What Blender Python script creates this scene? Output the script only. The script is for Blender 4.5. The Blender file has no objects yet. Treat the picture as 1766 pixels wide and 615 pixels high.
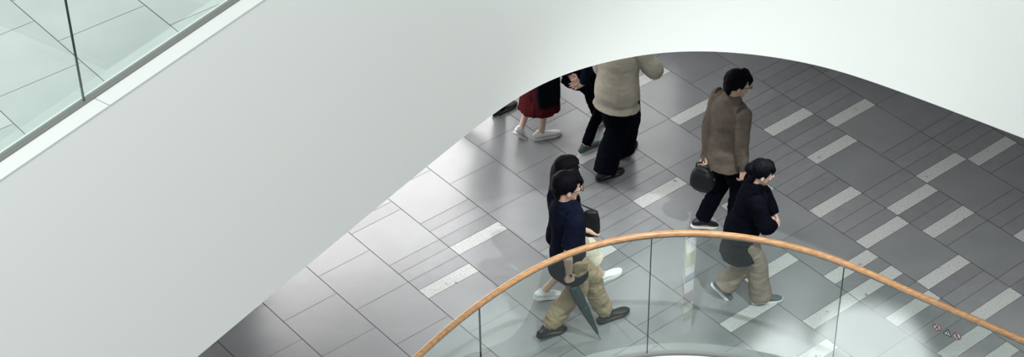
import bpy, bmesh, math, random
from mathutils import Vector, Matrix, Euler
R = math.radians
COL = bpy.context.scene.collection
random.seed(7)
W = 0.56                       # tile module in metres
PITCH, ROLL, YAW = 0.664068425, -0.0162347795, -0.891944402
FPX, CAMH, B0 = 3369.39, 11.17128, -19.1216182

# ------------------------------------------------------------------ helpers
def link(o, parent=None):
    COL.objects.link(o)
    if parent is not None:
        o.parent = parent
    return o

def tag(o, label=None, cat=None, group=None, kind=None):
    if label: o['label'] = label
    if cat: o['category'] = cat
    if group: o['group'] = group
    if kind: o['kind'] = kind
    return o

def mesh_obj(name, bm, mats, parent=None, smooth=False, kind=None):
    me = bpy.data.meshes.new(name)
    bmesh.ops.recalc_face_normals(bm, faces=bm.faces)
    bm.to_mesh(me); bm.free()
    for m in (mats if isinstance(mats, (list, tuple)) else [mats]):
        me.materials.append(m)
    if smooth:
        for p in me.polygons: p.use_smooth = True
    o = bpy.data.objects.new(name, me)
    link(o, parent)
    if kind: o['kind'] = kind
    return o

def empty(name, loc=(0, 0, 0), rz=0.0):
    o = bpy.data.objects.new(name, None)
    o.location = loc; o.rotation_euler = (0, 0, rz)
    o.empty_display_size = .1
    return link(o)

# ------------------------------------------------------------------ materials
def mat(name, col, rough=.6, ior=1.45, metal=0.0, noise=0.0, nscale=6.0, bump=0.0, bscale=60.0, sheen=0.0, emit=None):
    m = bpy.data.materials.new(name); m.use_nodes = True
    nt = m.node_tree; b = nt.nodes['Principled BSDF']
    b.inputs['Base Color'].default_value = (*col, 1)
    b.inputs['Roughness'].default_value = rough
    b.inputs['IOR'].default_value = ior
    b.inputs['Metallic'].default_value = metal
    if sheen: b.inputs['Sheen Weight'].default_value = sheen
    if emit:
        b.inputs['Emission Color'].default_value = (*emit[0], 1)
        b.inputs['Emission Strength'].default_value = emit[1]
    if noise or bump:
        tc = nt.nodes.new('ShaderNodeTexCoord')
    if noise:
        n = nt.nodes.new('ShaderNodeTexNoise'); n.inputs['Scale'].default_value = nscale; n.inputs['Detail'].default_value = 5
        nt.links.new(tc.outputs['Object'], n.inputs['Vector'])
        r = nt.nodes.new('ShaderNodeValToRGB')
        r.color_ramp.elements[0].position = .3; r.color_ramp.elements[1].position = .7
        r.color_ramp.elements[0].color = (*[c * (1 - noise) for c in col], 1)
        r.color_ramp.elements[1].color = (*[min(1, c * (1 + noise)) for c in col], 1)
        nt.links.new(n.outputs['Fac'], r.inputs['Fac'])
        nt.links.new(r.outputs['Color'], b.inputs['Base Color'])
    if bump:
        n2 = nt.nodes.new('ShaderNodeTexNoise'); n2.inputs['Scale'].default_value = bscale; n2.inputs['Detail'].default_value = 3
        nt.links.new(tc.outputs['Object'], n2.inputs['Vector'])
        bp = nt.nodes.new('ShaderNodeBump'); bp.inputs['Strength'].default_value = bump; bp.inputs['Distance'].default_value = .01
        nt.links.new(n2.outputs['Fac'], bp.inputs['Height'])
        nt.links.new(bp.outputs['Normal'], b.inputs['Normal'])
    return m

def glass_mat(name, tint, ior, veil=0.0):
    m = bpy.data.materials.new(name); m.use_nodes = True
    nt = m.node_tree; nt.nodes.clear()
    out = nt.nodes.new('ShaderNodeOutputMaterial')
    tr = nt.nodes.new('ShaderNodeBsdfTransparent'); tr.inputs['Color'].default_value = (*tint, 1)
    gl = nt.nodes.new('ShaderNodeBsdfGlossy'); gl.inputs['Roughness'].default_value = .015; gl.inputs['Color'].default_value = (.93, 1, .97, 1)
    fr = nt.nodes.new('ShaderNodeFresnel'); fr.inputs['IOR'].default_value = ior
    mx = nt.nodes.new('ShaderNodeMixShader')
    geo = nt.nodes.new('ShaderNodeNewGeometry')
    inv = nt.nodes.new('ShaderNodeMath'); inv.operation = 'SUBTRACT'; inv.inputs[0].default_value = 1.0
    mul = nt.nodes.new('ShaderNodeMath'); mul.operation = 'MULTIPLY'
    nt.links.new(geo.outputs['Backfacing'], inv.inputs[1])
    nt.links.new(fr.outputs['Fac'], mul.inputs[0]); nt.links.new(inv.outputs[0], mul.inputs[1])
    nt.links.new(mul.outputs[0], mx.inputs['Fac'])
    nt.links.new(tr.outputs[0], mx.inputs[1]); nt.links.new(gl.outputs[0], mx.inputs[2])
    nt.links.new(mx.outputs[0], out.inputs['Surface'])
    return m

M = {}
M['tile'] = [mat('grey_stone_%d' % i, c, .27, 1.9, noise=.06, nscale=3.0) for i, c in enumerate(
    [(.196, .203, .207), (.205, .212, .216), (.188, .195, .199)])]
M['plank'] = [mat('grey_plank_%d' % i, c, .29, 1.85, noise=.07, nscale=9) for i, c in enumerate(
    [(.190, .193, .200), (.176, .179, .186), (.204, .207, .213)])]
def speckle(name, c0, c1):
    m = mat(name, c0, .32, 1.6)
    nt = m.node_tree; b = nt.nodes['Principled BSDF']
    tc = nt.nodes.new('ShaderNodeTexCoord')
    n = nt.nodes.new('ShaderNodeTexNoise'); n.inputs['Scale'].default_value = 55; n.inputs['Detail'].default_value = 6; n.inputs['Roughness'].default_value = .75
    n2 = nt.nodes.new('ShaderNodeTexNoise'); n2.inputs['Scale'].default_value = 13; n2.inputs['Detail'].default_value = 3
    r = nt.nodes.new('ShaderNodeValToRGB')
    r.color_ramp.elements[0].position = .36; r.color_ramp.elements[0].color = (*c1, 1)
    r.color_ramp.elements[1].position = .52; r.color_ramp.elements[1].color = (*c0, 1)
    r2 = nt.nodes.new('ShaderNodeValToRGB')
    r2.color_ramp.elements[0].position = .27; r2.color_ramp.elements[0].color = (.35, .35, .35, 1)
    r2.color_ramp.elements[1].position = .34; r2.color_ramp.elements[1].color = (1, 1, 1, 1)
    mx = nt.nodes.new('ShaderNodeMix'); mx.data_type = 'RGBA'; mx.blend_type = 'MULTIPLY'; mx.inputs['Factor'].default_value = 1
    nt.links.new(tc.outputs['Object'], n.inputs['Vector']); nt.links.new(tc.outputs['Object'], n2.inputs['Vector'])
    nt.links.new(n.outputs['Fac'], r.inputs['Fac']); nt.links.new(n2.outputs['Fac'], r2.inputs['Fac'])
    nt.links.new(r.outputs['Color'], mx.inputs['A']); nt.links.new(r2.outputs['Color'], mx.inputs['B'])
    nt.links.new(mx.outputs['Result'], b.inputs['Base Color'])
    return m
M['strip'] = speckle('white_terrazzo', (.47, .475, .46), (.31, .315, .31))
M['grout'] = mat('grout', (.045, .045, .047), .8)
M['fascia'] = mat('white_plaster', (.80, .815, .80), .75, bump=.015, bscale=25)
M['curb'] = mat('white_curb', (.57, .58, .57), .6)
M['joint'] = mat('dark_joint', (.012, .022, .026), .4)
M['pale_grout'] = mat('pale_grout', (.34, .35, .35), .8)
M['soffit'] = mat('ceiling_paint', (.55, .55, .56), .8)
M['steel'] = mat('brushed_steel', (.20, .20, .19), .45, metal=.35)
M['glass'] = glass_mat('clear_glass', (.95, .985, .975), 2.15)
M['glass_edge'] = mat('glass_edge', (.035, .075, .08), .25, 1.5)
M['bright_floor'] = mat('basement_stone', (.24, .25, .25), .6)
M['wall'] = mat('dark_wall', (.12, .12, .13), .7)
def wood():
    m = mat('oak_rail', (.5, .25, .1), .38, 1.5)
    nt = m.node_tree; b = nt.nodes['Principled BSDF']
    tc = nt.nodes.new('ShaderNodeTexCoord'); mp = nt.nodes.new('ShaderNodeMapping')
    mp.inputs['Scale'].default_value = (9, 30, 40)
    n = nt.nodes.new('ShaderNodeTexNoise'); n.inputs['Scale'].default_value = 1.4; n.inputs['Detail'].default_value = 5
    r = nt.nodes.new('ShaderNodeValToRGB')
    r.color_ramp.elements[0].position = .3; r.color_ramp.elements[0].color = (.33, .16, .066, 1)
    r.color_ramp.elements[1].position = .7; r.color_ramp.elements[1].color = (.50, .285, .14, 1)
    nt.links.new(tc.outputs['Object'], mp.inputs['Vector']); nt.links.new(mp.outputs[0], n.inputs['Vector'])
    nt.links.new(n.outputs['Fac'], r.inputs['Fac']); nt.links.new(r.outputs['Color'], b.inputs['Base Color'])
    return m
M['wood'] = wood()

# ------------------------------------------------------------------ plan curves
def smooth_curve(pts, step=.06, it=30):
    def resample(p):
        out = [p[0]]; acc = 0.0
        for a, b in zip(p[:-1], p[1:]):
            L = (b - a).length; t = step - acc
            while t <= L:
                out.append(a.lerp(b, t / L)); t += step
            acc = L - (t - step)
        out.append(p[-1]); return out
    p = resample([Vector(q) for q in pts])
    for _ in range(it):
        p = [p[0]] + [(p[i - 1] + p[i] * 2 + p[i + 1]) / 4 for i in range(1, len(p) - 1)] + [p[-1]]
    return p
def normals(c):                # unit normal pointing away from the void
    out = []
    for i in range(len(c)):
        a, b = c[max(0, i - 1)], c[min(len(c) - 1, i + 1)]
        d = (b - a).normalized(); out.append(Vector((-d.y, d.x)))
    return out
def offset(c, d):
    return [p + n * d for p, n in zip(c, normals(c))]

uL = Vector((.587, .8096)); uR = Vector((.792, -.610))
E_pts = [(-2.031, 9.155), (-1.637, 9.70), (-1.06, 10.49), (-.667, 11.03), (-.347, 11.457), (-.139, 11.731), (.074, 11.971), (.248, 12.131),
         (.389, 12.231), (.466, 12.275), (.633, 12.348), (.806, 12.417), (.998, 12.479), (1.17, 12.514), (1.342, 12.527), (1.571, 12.518),
         (1.871, 12.47), (2.127, 12.395), (2.394, 12.29), (2.57, 12.188), (2.983, 11.892), (3.307, 11.648), (3.711, 11.336)]
R_pts = [(-.707, 10.583), (-.565, 10.782), (-.40, 10.991), (-.258, 11.145), (-.062, 11.348), (.128, 11.521), (.285, 11.642), (.446, 11.733),
         (.642, 11.824), (.819, 11.884), (1.074, 11.935), (1.351, 11.957), (1.543, 11.945), (1.794, 11.895), (2.079, 11.816), (2.339, 11.70),
         (2.419, 11.655), (2.593, 11.543), (2.776, 11.40), (2.959, 11.25), (3.181, 11.074), (3.477, 10.858), (3.761, 10.64)]
def extend(pts, l, r):
    a = Vector(pts[0]); b = Vector(pts[-1])
    return [tuple(a - uL * l)] + pts + [tuple(b + uR * r)]
EDGE = smooth_curve(extend(E_pts, 6.0, 4.0))        # edge of the upper slab
HR = 1.30                                           # handrail height
RS = (CAMH - HR) / (CAMH - 1.25)
RAIL = smooth_curve(extend([(x * RS, y * RS) for x, y in R_pts], 5.0, 4.0))        # line of the lower balustrade
LOW = offset(RAIL, -.14)                            # edge of the lower slab

def strip_wall(name, c, z0, z1, m, flip=False):
    bm = bmesh.new(); v = []
    for p in c: v.append((bm.verts.new((p.x, p.y, z0)), bm.verts.new((p.x, p.y, z1))))
    for a, b in zip(v[:-1], v[1:]): bm.faces.new((a[0], b[0], b[1], a[1]))
    return bm
def sweep(c, prof, closed=True):
    """sweep a profile of (offset, z) pairs along the plan curve c"""
    bm = bmesh.new(); rows = []
    ns = normals(c)
    for p, n in zip(c, ns):
        rows.append([bm.verts.new((p.x + n.x * o, p.y + n.y * o, z)) for o, z in prof])
    k = len(prof)
    for a, b in zip(rows[:-1], rows[1:]):
        for i in range(k if closed else k - 1):
            j = (i + 1) % k
            bm.faces.new((a[i], b[i], b[j], a[j]))
    if closed:
        bm.faces.new(rows[0]); bm.faces.new(rows[-1][::-1])
    return bm

# ------------------------------------------------------------------ tiled floors
ca, sa = math.cos(YAW), math.sin(YAW)
def grid_xy(A, B):             # tile coordinates -> world
    b = B - B0
    return Vector(((ca * A - sa * b) * W, (sa * A + ca * b) * W))
def n2A(n): return -19.12 + .2535 * n
def clip(poly, a, b, keep_left):
    out = []
    e = b - a
    def side(p):
        s = e.x * (p.y - a.y) - e.y * (p.x - a.x)
        return s if keep_left else -s
    for i in range(len(poly)):
        p, q = poly[i], poly[(i + 1) % len(poly)]
        sp, sq = side(p), side(q)
        if sp >= 0: out.append(p)
        if (sp > 0 and sq < 0) or (sp < 0 and sq > 0):
            out.append(p.lerp(q, sp / (sp - sq)))
    return out if len(out) >= 3 else []
def outside_void(poly, curve):
    """pieces of a convex polygon lying outside the (convex) void bounded by curve"""
    res = []; rest = poly
    for a, b in zip(curve[:-1], curve[1:]):
        if not rest: break
        piece = clip(rest, a, b, True)          # the void lies to the right of the curve
        if piece: res.append(piece)
        rest = clip(rest, a, b, False)
    return res

STRIPS = {-6: [2], -5: [0], -4: [6], -3: [16, 21], -2: [-2, 4, 14, 19], -1: [8, 17, 19, 22, 26, 28], 0: [-6, -1, 12, 16, 21, 25],
          1: [4, 8, 15, 18, 27], 2: [6, 14, 22], 3: [15], 4: [24], 5: [19]}
JOINTS = {-9: [1, 5, 9], -8: [-5, -1, 3, 7], -7: [-3, 1, 5, 9], -6: [-5, -1, 0, 1, 2, 3, 7, 11], -5: [-7, -3, -2, -1, 0, 1, 5, 9],
          -4: [-9, -5, -1, 3, 7, 8, 9, 13], -3: [-7, -3, 1, 2, 3, 4, 5, 6, 7, 8, 12], -2: [-6, -2, -1, 0, 1, 2, 3, 4, 5, 9],
          -1: [-5, -1, 3, 7, 8, 9, 13], 0: [-10, -6, -5, -1, 0, 1, 5, 6, 7, 8, 9, 10, 11, 12, 13],
          1: [-11, -7, -3, 1, 2, 3, 4, 5, 6, 7, 8, 9, 13, 14, 15], 2: [-9, -5, -1, 0, 1, 2, 3, 4, 5, 6, 7, 11, 12, 13, 14, 15, 19, 20, 21, 22],
          3: [-8, -4, 0, 1, 2, 3, 7, 11, 12, 13, 14, 15, 16, 17, 21]}
def column_joints(k, lo, hi, rnd):
    js = sorted(set(JOINTS.get(k, [])) | {s for s in STRIPS.get(k, [])} | {s + 1 for s in STRIPS.get(k, [])})
    if not js: js = [lo + rnd.randint(0, 3)]
    out = list(js)
    def fill(a, b):
        """break the gap a..b into whole tiles (4) and planks (1)"""
        r = []; x = a
        while b - x > 4.5:
            if rnd.random() < .55: x += 4
            else: x += 1
            r.append(x)
        while b - x > 1.2 and abs(b - x - 4) > .3:
            x += 1; r.append(x)
        return r
    for a, b in zip(js[:-1], js[1:]): out += fill(a, b)
    out += fill(js[-1], hi)
    x = js[0]
    while x > lo:
        x -= rnd.choice([4, 4, 1, 1]); out.append(x)
    return sorted(set(out))

def tiled_floor(name, z, cols, lo, hi, clipcurve, bline=None, plain=False, g=(.0062, .0042)):
    bm = bmesh.new(); rnd = random.Random(11)
    mats = M['tile'] + M['plank'] + [M['strip'], M['grout']]
    for k in cols:
        js = column_joints(k, lo, hi, rnd) if not plain else [n + (2 * (k % 2)) for n in range(lo, hi, 4)]
        for a, b in zip(js[:-1], js[1:]):
            A0, A1 = n2A(a), n2A(b); Ba, Bb = (k, k + 1) if bline is None else (bline(k), bline(k + 1))
            ga, gb = g[1] / W / 2, g[0] / W / 2
            poly = [grid_xy(A0 + ga, Ba + gb), grid_xy(A1 - ga, Ba + gb), grid_xy(A1 - ga, Bb - gb), grid_xy(A0 + ga, Bb - gb)]
            is_strip = (not plain) and a in STRIPS.get(k, []) and b - a < 1.1
            mi = 6 if is_strip else (rnd.randint(3, 5) if b - a < 1.5 else rnd.randint(0, 2))
            if plain: mi = rnd.randint(0, 2)
            # orientation: clip() expects any winding
            for pc in (outside_void(poly, clipcurve) if clipcurve else [poly]):
                f = bm.faces.new([bm.verts.new((p.x, p.y, z)) for p in pc]); f.material_index = mi
    return bm, mats
WORLD = .54
LIT_A, LIT_B = 5.0, 1.4
DOWN = [(-.488, 18.107 - 1.6, 28), (-1.6, 13.2, 12), (-.2, 14.4, 48), (1.3, 15.2, 46), (1.2, 13.8, 40), (2.9, 14.9, 32), (3.2, 13.4, 32), (4.6, 13.8, 29), (4.9, 12.0, 30), (6.4, 12.2, 29)]
def lights():
    area('atrium_skylight', (-.9, 4.0, 15), (.8, 9, 0), 7, 1750, (.95, 1, .985))
    spot('basement_spot', (-2.2, 9.0, -2.3), (-2.2, 9.0, -4.8), 12000, 60, .8)  # added lamp: its pool on the lower floor brightens the glass by reflection
    spot('basement_spot', (-.7, 7.9, -2.3), (-.7, 7.9, -4.8), 7000, 60, 1.0)  # second added pool, weaker, for the middle panes
    spot('basement_spot', (2.2, 7.6, -2.3), (1.7, 6.3, -4.0), 1000, 50, .9)  # added lamp for the column mirrored in the glass
    spot('accent_spot', (2.55, 12.62, 2.5), (.2, 12.2, .2), 150, 70, .8, .05, (.95, 1, .98))
    spot('atrium_spot', (5.0, 5.5, 14), (1.1, 12.3, 0), 7000, 17, .8, .12, (.95, 1, .99))  # added fill from above, brightens the floor along the lower rail
# ------------------------------------------------------------------ the place
UP = 4.80; SOF = 2.60                     # top of the upper slab's curb, underside of the slab
bm, mats = tiled_floor('floor', 0, range(-12, 7), -16, 36, LOW)
ft = mesh_obj('floor', bm, mats, kind='structure')
# grout bed / slab of the lower storey
bm = bmesh.new()
OUTL = offset(LOW, 12.0)
v = [(bm.verts.new((p.x, p.y, -.004)), bm.verts.new((q.x, q.y, -.004))) for p, q in zip(LOW, OUTL)]
for a, b in zip(v[:-1], v[1:]): bm.faces.new((a[0], b[0], b[1], a[1]))
mesh_obj('floor_bed', bm, M['grout'], kind='structure')

def slab_edge(name, c, ztop, zbot, joints):
    """white fascia with a pale curb along its top"""
    bm = sweep(c, [(0, zbot), (0, ztop), (.20, ztop), (.20, zbot)])
    f = mesh_obj(name, bm, M['fascia'], kind='structure')
    return f
slab_edge('wall_upper_fascia', EDGE, UP - .012, SOF, 0)
slab_edge('wall_lower_fascia', LOW, .0 - .004, -1.9, 0)
# curb caps, split where the photograph shows a joint
def curb_cap(name, c, z, i0, i1):
    bm = sweep(c[i0:i1], [(-.002, z - .012), (-.002, z), (.112, z), (.112, z - .012)])
    return mesh_obj(name, bm, M['curb'], kind='structure')
def nearest(c, x, y): return min(range(len(c)), key=lambda i: (c[i].x - x) ** 2 + (c[i].y - y) ** 2)
jc = nearest(EDGE, -2.22, 8.87)
def split_at(c, i, gap):
    d = (c[i + 1] - c[i - 1]).normalized()
    return c[:i] + [c[i] - d * gap], [c[i] + d * gap] + c[i + 1:]
ca_, cb_ = split_at(EDGE, jc, .003)
for c in (ca_, cb_): curb_cap('trim_curb', c, UP, 0, len(c))
curb_cap('trim_curb_lower', LOW, 0.006, 0, len(LOW))

# upper storey: floor and soffit
FZ = 4.74
OUTU = offset(EDGE, 4.6)
bm = bmesh.new()
inn = offset(EDGE, .02)
v = [(bm.verts.new((p.x, p.y, SOF)), bm.verts.new((q.x, q.y, SOF))) for p, q in zip(inn, offset(EDGE, 9))]
for a, b in zip(v[:-1], v[1:]): bm.faces.new((a[0], b[0], b[1], a[1]))
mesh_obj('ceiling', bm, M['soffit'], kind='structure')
bm = bmesh.new()
v = [(bm.verts.new((p.x, p.y, FZ - .01)), bm.verts.new((q.x, q.y, FZ - .01))) for p, q in zip(inn, offset(EDGE, 9))]
for a, b in zip(v[:-1], v[1:]): bm.faces.new((a[0], b[0], b[1], a[1]))
mesh_obj('floor_upper_bed', bm, M['pale_grout'], kind='structure')
def bl(k): return -12.06 + (k + 12) * 1.06
bm, mats = tiled_floor('floor_upper', FZ, range(-20, -4), -5, 44, offset(EDGE, .15), bline=bl, plain=True, g=(.006, .004))
M['pale'] = [mat('pale_stone_%d' % i, c, .3, 1.7, noise=.05, nscale=3) for i, c in enumerate([(.60, .62, .61), (.63, .645, .635), (.57, .59, .585)])]
mats = M['pale'] + mats[3:]
mesh_obj('floor_upper', bm, mats, kind='structure')

# ------------------------------------------------------------------ balustrades
def arclen(c):
    s = [0.0]
    for a, b in zip(c[:-1], c[1:]): s.append(s[-1] + (b - a).length)
    return s
def sub_curve(c, i0, i1, g0, g1):
    pts = [p.copy() for p in c[i0:i1 + 1]]
    pts[0] = pts[0] + (pts[1] - pts[0]).normalized() * g0
    pts[-1] = pts[-1] + (pts[-2] - pts[-1]).normalized() * g1
    return pts
def pane(c, z0, z1, parent, th=.017):
    bm = sweep(c, [(-th / 2, z0), (th / 2, z0), (th / 2, z1), (-th / 2, z1)])
    bmesh.ops.recalc_face_normals(bm, faces=bm.faces)
    o = mesh_obj('glass_pane', bm, [M['glass'], M['glass_edge']], parent)
    for p in o.data.polygons:
        if len(p.vertices) == 4 and abs(p.normal.z) < .5 and p.area > .004: continue
        p.material_index = 1
    for p in o.data.polygons: p.use_smooth = True
    o.data.set_sharp_from_angle(angle=R(40))
    return o
def rail_tube(c, z, r, m, parent, name, seg=12, sq=1.0):
    prof = [(r * math.cos(2 * math.pi * i / seg), z + sq * r * math.sin(2 * math.pi * i / seg)) for i in range(seg)]
    bm = sweep(c, prof)
    o = mesh_obj(name, bm, m, parent, smooth=True)
    return o
lowbal = empty('balustrade', (RAIL[len(RAIL) // 2].x, RAIL[len(RAIL) // 2].y, 0))
tag(lowbal, 'curved clear glass balustrade with round oak handrail around the floor opening', 'balustrade')
lowbal.location = (0, 0, 0)
rail_tube(RAIL, HR, .025, M['wood'], lowbal, 'handrail')
o = rail_tube(RAIL, HR - .027, .012, M['steel'], lowbal, 'rail_channel', 8)
js = [nearest(RAIL, x * RS, y * RS) for x, y in [(-.258, 11.145), (1.074, 11.93), (2.593, 11.543)]]
step = js[1] - js[0]
js = [js[0] - 24 * k for k in range(3, 0, -1)] + js + [js[2] + 26 * k for k in (1, 2)]
js = [j for j in js if 4 < j < len(RAIL) - 5]
bounds = [0] + js + [len(RAIL) - 1]
for a, b in zip(bounds[:-1], bounds[1:]):
    pane(sub_curve(RAIL, a, b, .0031, .0031), .02, HR - .03, lowbal)
def glass_joint(c, i, z0, z1, parent):
    d = (c[i + 1] - c[i - 1]).normalized(); n = V2(-d.y, d.x)
    bm = bmesh.new(); q = [c[i] + d * a + n * b for a, b in ((-.003, -.007), (.003, -.007), (.003, .007), (-.003, .007))]
    lo_ = [bm.verts.new((p.x, p.y, z0)) for p in q]; hi_ = [bm.verts.new((p.x, p.y, z1)) for p in q]
    for k in range(4): bm.faces.new((lo_[k], lo_[(k + 1) % 4], hi_[(k + 1) % 4], hi_[k]))
    bm.faces.new(lo_[::-1]); bm.faces.new(hi_)
    mesh_obj('glass_joint', bm, M['joint'], parent)
def V2(x, y): return Vector((x, y))
for j in js: glass_joint(RAIL, j, .02, HR - .03, lowbal)
bm = sweep(RAIL, [(-.022, .0), (.022, .0), (.022, .03), (-.022, .03)])
mesh_obj('base_shoe', bm, M['steel'], lowbal)

SH = offset(EDGE, .135)
upbal = empty('balustrade', (0, 0, 0))
tag(upbal, 'straight clear glass balustrade standing on the white curb of the upper floor', 'balustrade')
UJ = nearest(SH, -2.367, 8.873)
spacing = 26
ub = [i for i in range(UJ % spacing, len(SH) - 4, spacing) if i > 3]
ub = [0] + ub + [len(SH) - 1]
for a, b in zip(ub[:-1], ub[1:]):
    pane(sub_curve(SH, a, b, .0031, .0031), UP, UP + 1.15, upbal)
for j in ub[1:-1]: glass_joint(SH, j, UP, UP + 1.15, upbal)
bm = sweep(SH, [(-.024, UP - .05), (.024, UP - .05), (.024, UP + .012), (-.024, UP + .012)])
mesh_obj('base_shoe', bm, M['steel'], upbal)
rail_tube(SH, UP + 1.18, .027, M['wood'], upbal, 'handrail')

# ------------------------------------------------------------------ under the slab: shops, added column, lamps
SHOP = offset(EDGE, 4.2)
bm = strip_wall('wall', SHOP, 0, SOF, None)
mesh_obj('wall_back', bm, M['wall'], kind='structure')
M['shoplight'] = mat('lit_shop_window', (.8, .8, .8), .5, emit=((1.0, .98, .97), 1.0))
def shop_window(i0, i1, z0, z1, strength, n):
    m = mat('lit_shop_window_%d' % n, (.8, .8, .8), .5, emit=((1.0, .985, .98), strength))
    c = offset(SHOP[i0:i1], -.06)
    bm = sweep(c, [(0, z0), (.05, z0), (.05, z1), (0, z1)])
    o = mesh_obj('window_%d' % n, bm, m, kind='structure')
    return o
i0 = nearest(SHOP, -3.4, 14.1); i1 = nearest(SHOP, .1, 16.6); i2 = nearest(SHOP, 1.9, 16.7)
shop_window(i0, i1, .25, 2.58, LIT_A, 1)
shop_window(i1 + 2, i2, .5, 2.45, LIT_B, 2)
col = bmesh.new()
bmesh.ops.create_cube(col, size=1, matrix=Matrix.Translation((-2.45 - .40, 14.15, SOF / 2)) @ Matrix.Rotation(R(10), 4, 'Z') @ Matrix.Diagonal((.8, .5, SOF, 1)))
mesh_obj('wall_column', col, M['soffit'], kind='structure')  # unseen column added to block the left of the window's floor reflection

# recessed downlights in the soffit
def downlight(x, y, power, label, vis=30.0):
    t = empty('downlight', (x, y, SOF))
    tag(t, label, 'ceiling lamp', 'recessed downlights under the slab')
    bm = bmesh.new()
    bmesh.ops.create_cone(bm, segments=24, radius1=.085, radius2=.085, depth=.012, cap_ends=True, matrix=Matrix.Translation((0, 0, -.008)))
    mesh_obj('trim_ring', bm, M['curb'], t)
    bm = bmesh.new()
    bmesh.ops.create_cone(bm, segments=24, radius1=.055, radius2=.055, depth=.01, cap_ends=True, matrix=Matrix.Translation((0, 0, -.013)))
    mesh_obj('lamp_face', bm, mat('lamp_face', (.9, .9, .9), .5, emit=((1, .97, .93), vis)), t)
    l = bpy.data.lights.new('downlight_beam', 'SPOT'); l.energy = power; l.spot_size = R(110); l.spot_blend = .8; l.shadow_soft_size = .06; l.color = (.96, 1, 1)
    lo = link(bpy.data.objects.new('downlight_beam', l)); lo.location = (x, y, SOF - .03)
DL = 'small round recessed downlight in the ceiling under the upper floor'
for x, y, p in DOWN: downlight(x, y, p, DL)

# ------------------------------------------------------------------ storey below, seen only as reflections in the glass
bm = bmesh.new()
bmesh.ops.create_grid(bm, x_segments=1, y_segments=1, size=14, matrix=Matrix.Translation((0, 8, -4.8)))
mesh_obj('floor_basement', bm, M['bright_floor'], kind='structure')

bm = bmesh.new()
bmesh.ops.create_cube(bm, size=1, matrix=Matrix.Translation((1.62, 6.2, -3.75)) @ Matrix.Rotation(R(20), 4, 'Z') @ Matrix.Diagonal((.34, .34, 2.1, 1)))
mesh_obj('wall_basement_column', bm, M['curb'], kind='structure')  # added column, stands in for the shop mirrored in the curved glass
bm = bmesh.new()
for q, (z, h_) in enumerate(((-4.5, .10), (-4.22, .16), (-3.9, .08), (-3.62, .2), (-3.25, .07), (-3.0, .12))):
    n0 = len(bm.faces)
    bmesh.ops.create_cube(bm, size=1, matrix=Matrix.Translation((1.62, 6.2, z)) @ Matrix.Rotation(R(20), 4, 'Z') @ Matrix.Diagonal((.37, .37, h_, 1)))
    bm.faces.ensure_lookup_table()
    for fc in bm.faces[n0:]: fc.material_index = q % 3
mesh_obj('trim_reflection_column', bm, [mat('olive_band', (.30, .31, .16), .6), mat('brown_band', (.13, .085, .06), .6), mat('blue_band', (.08, .17, .24), .5)], kind='structure')  # bands added to colour the column's reflection

# ------------------------------------------------------------------ light
def area(name, loc, target, size, power, col=(1, 1, 1), sy=None):
    l = bpy.data.lights.new(name, 'AREA'); l.energy = power; l.size = size; l.color = col
    if sy: l.shape = 'RECTANGLE'; l.size_y = sy
    o = link(bpy.data.objects.new(name, l)); o.location = loc
    o.rotation_euler = (Vector(target) - Vector(loc)).to_track_quat('-Z', 'Y').to_euler()
    return o
def spot(name, loc, target, power, deg, blend=.5, soft=.15, col=(1, 1, 1)):
    l = bpy.data.lights.new(name, 'SPOT'); l.energy = power; l.spot_size = R(deg); l.spot_blend = blend; l.shadow_soft_size = soft; l.color = col
    o = link(bpy.data.objects.new(name, l)); o.location = loc
    o.rotation_euler = (Vector(target) - Vector(loc)).to_track_quat('-Z', 'Y').to_euler()
    return o
w = bpy.data.worlds.new('World'); bpy.context.scene.world = w; w.use_nodes = True
bg = w.node_tree.nodes['Background']; bg.inputs['Color'].default_value = (.95, 1.0, .985, 1); bg.inputs['Strength'].default_value = WORLD
lights()

# ------------------------------------------------------------------ camera
cam = bpy.data.cameras.new('camera'); co = link(bpy.data.objects.new('camera', cam))
cam.sensor_fit = 'HORIZONTAL'; cam.sensor_width = 36; cam.lens = FPX / 1766 * 36
cam.clip_end = 200
co.matrix_world = Matrix.Translation((0, 0, CAMH)) @ Matrix.Rotation(math.pi / 2 - PITCH, 4, 'X') @ Matrix.Rotation(ROLL, 4, 'Z')
bpy.context.scene.camera = co
vs = bpy.context.scene.view_settings
vs.view_transform = 'Standard'; vs.look = 'None'; vs.gamma = 1; vs.use_curve_mapping = False; vs.exposure = 0
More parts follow.
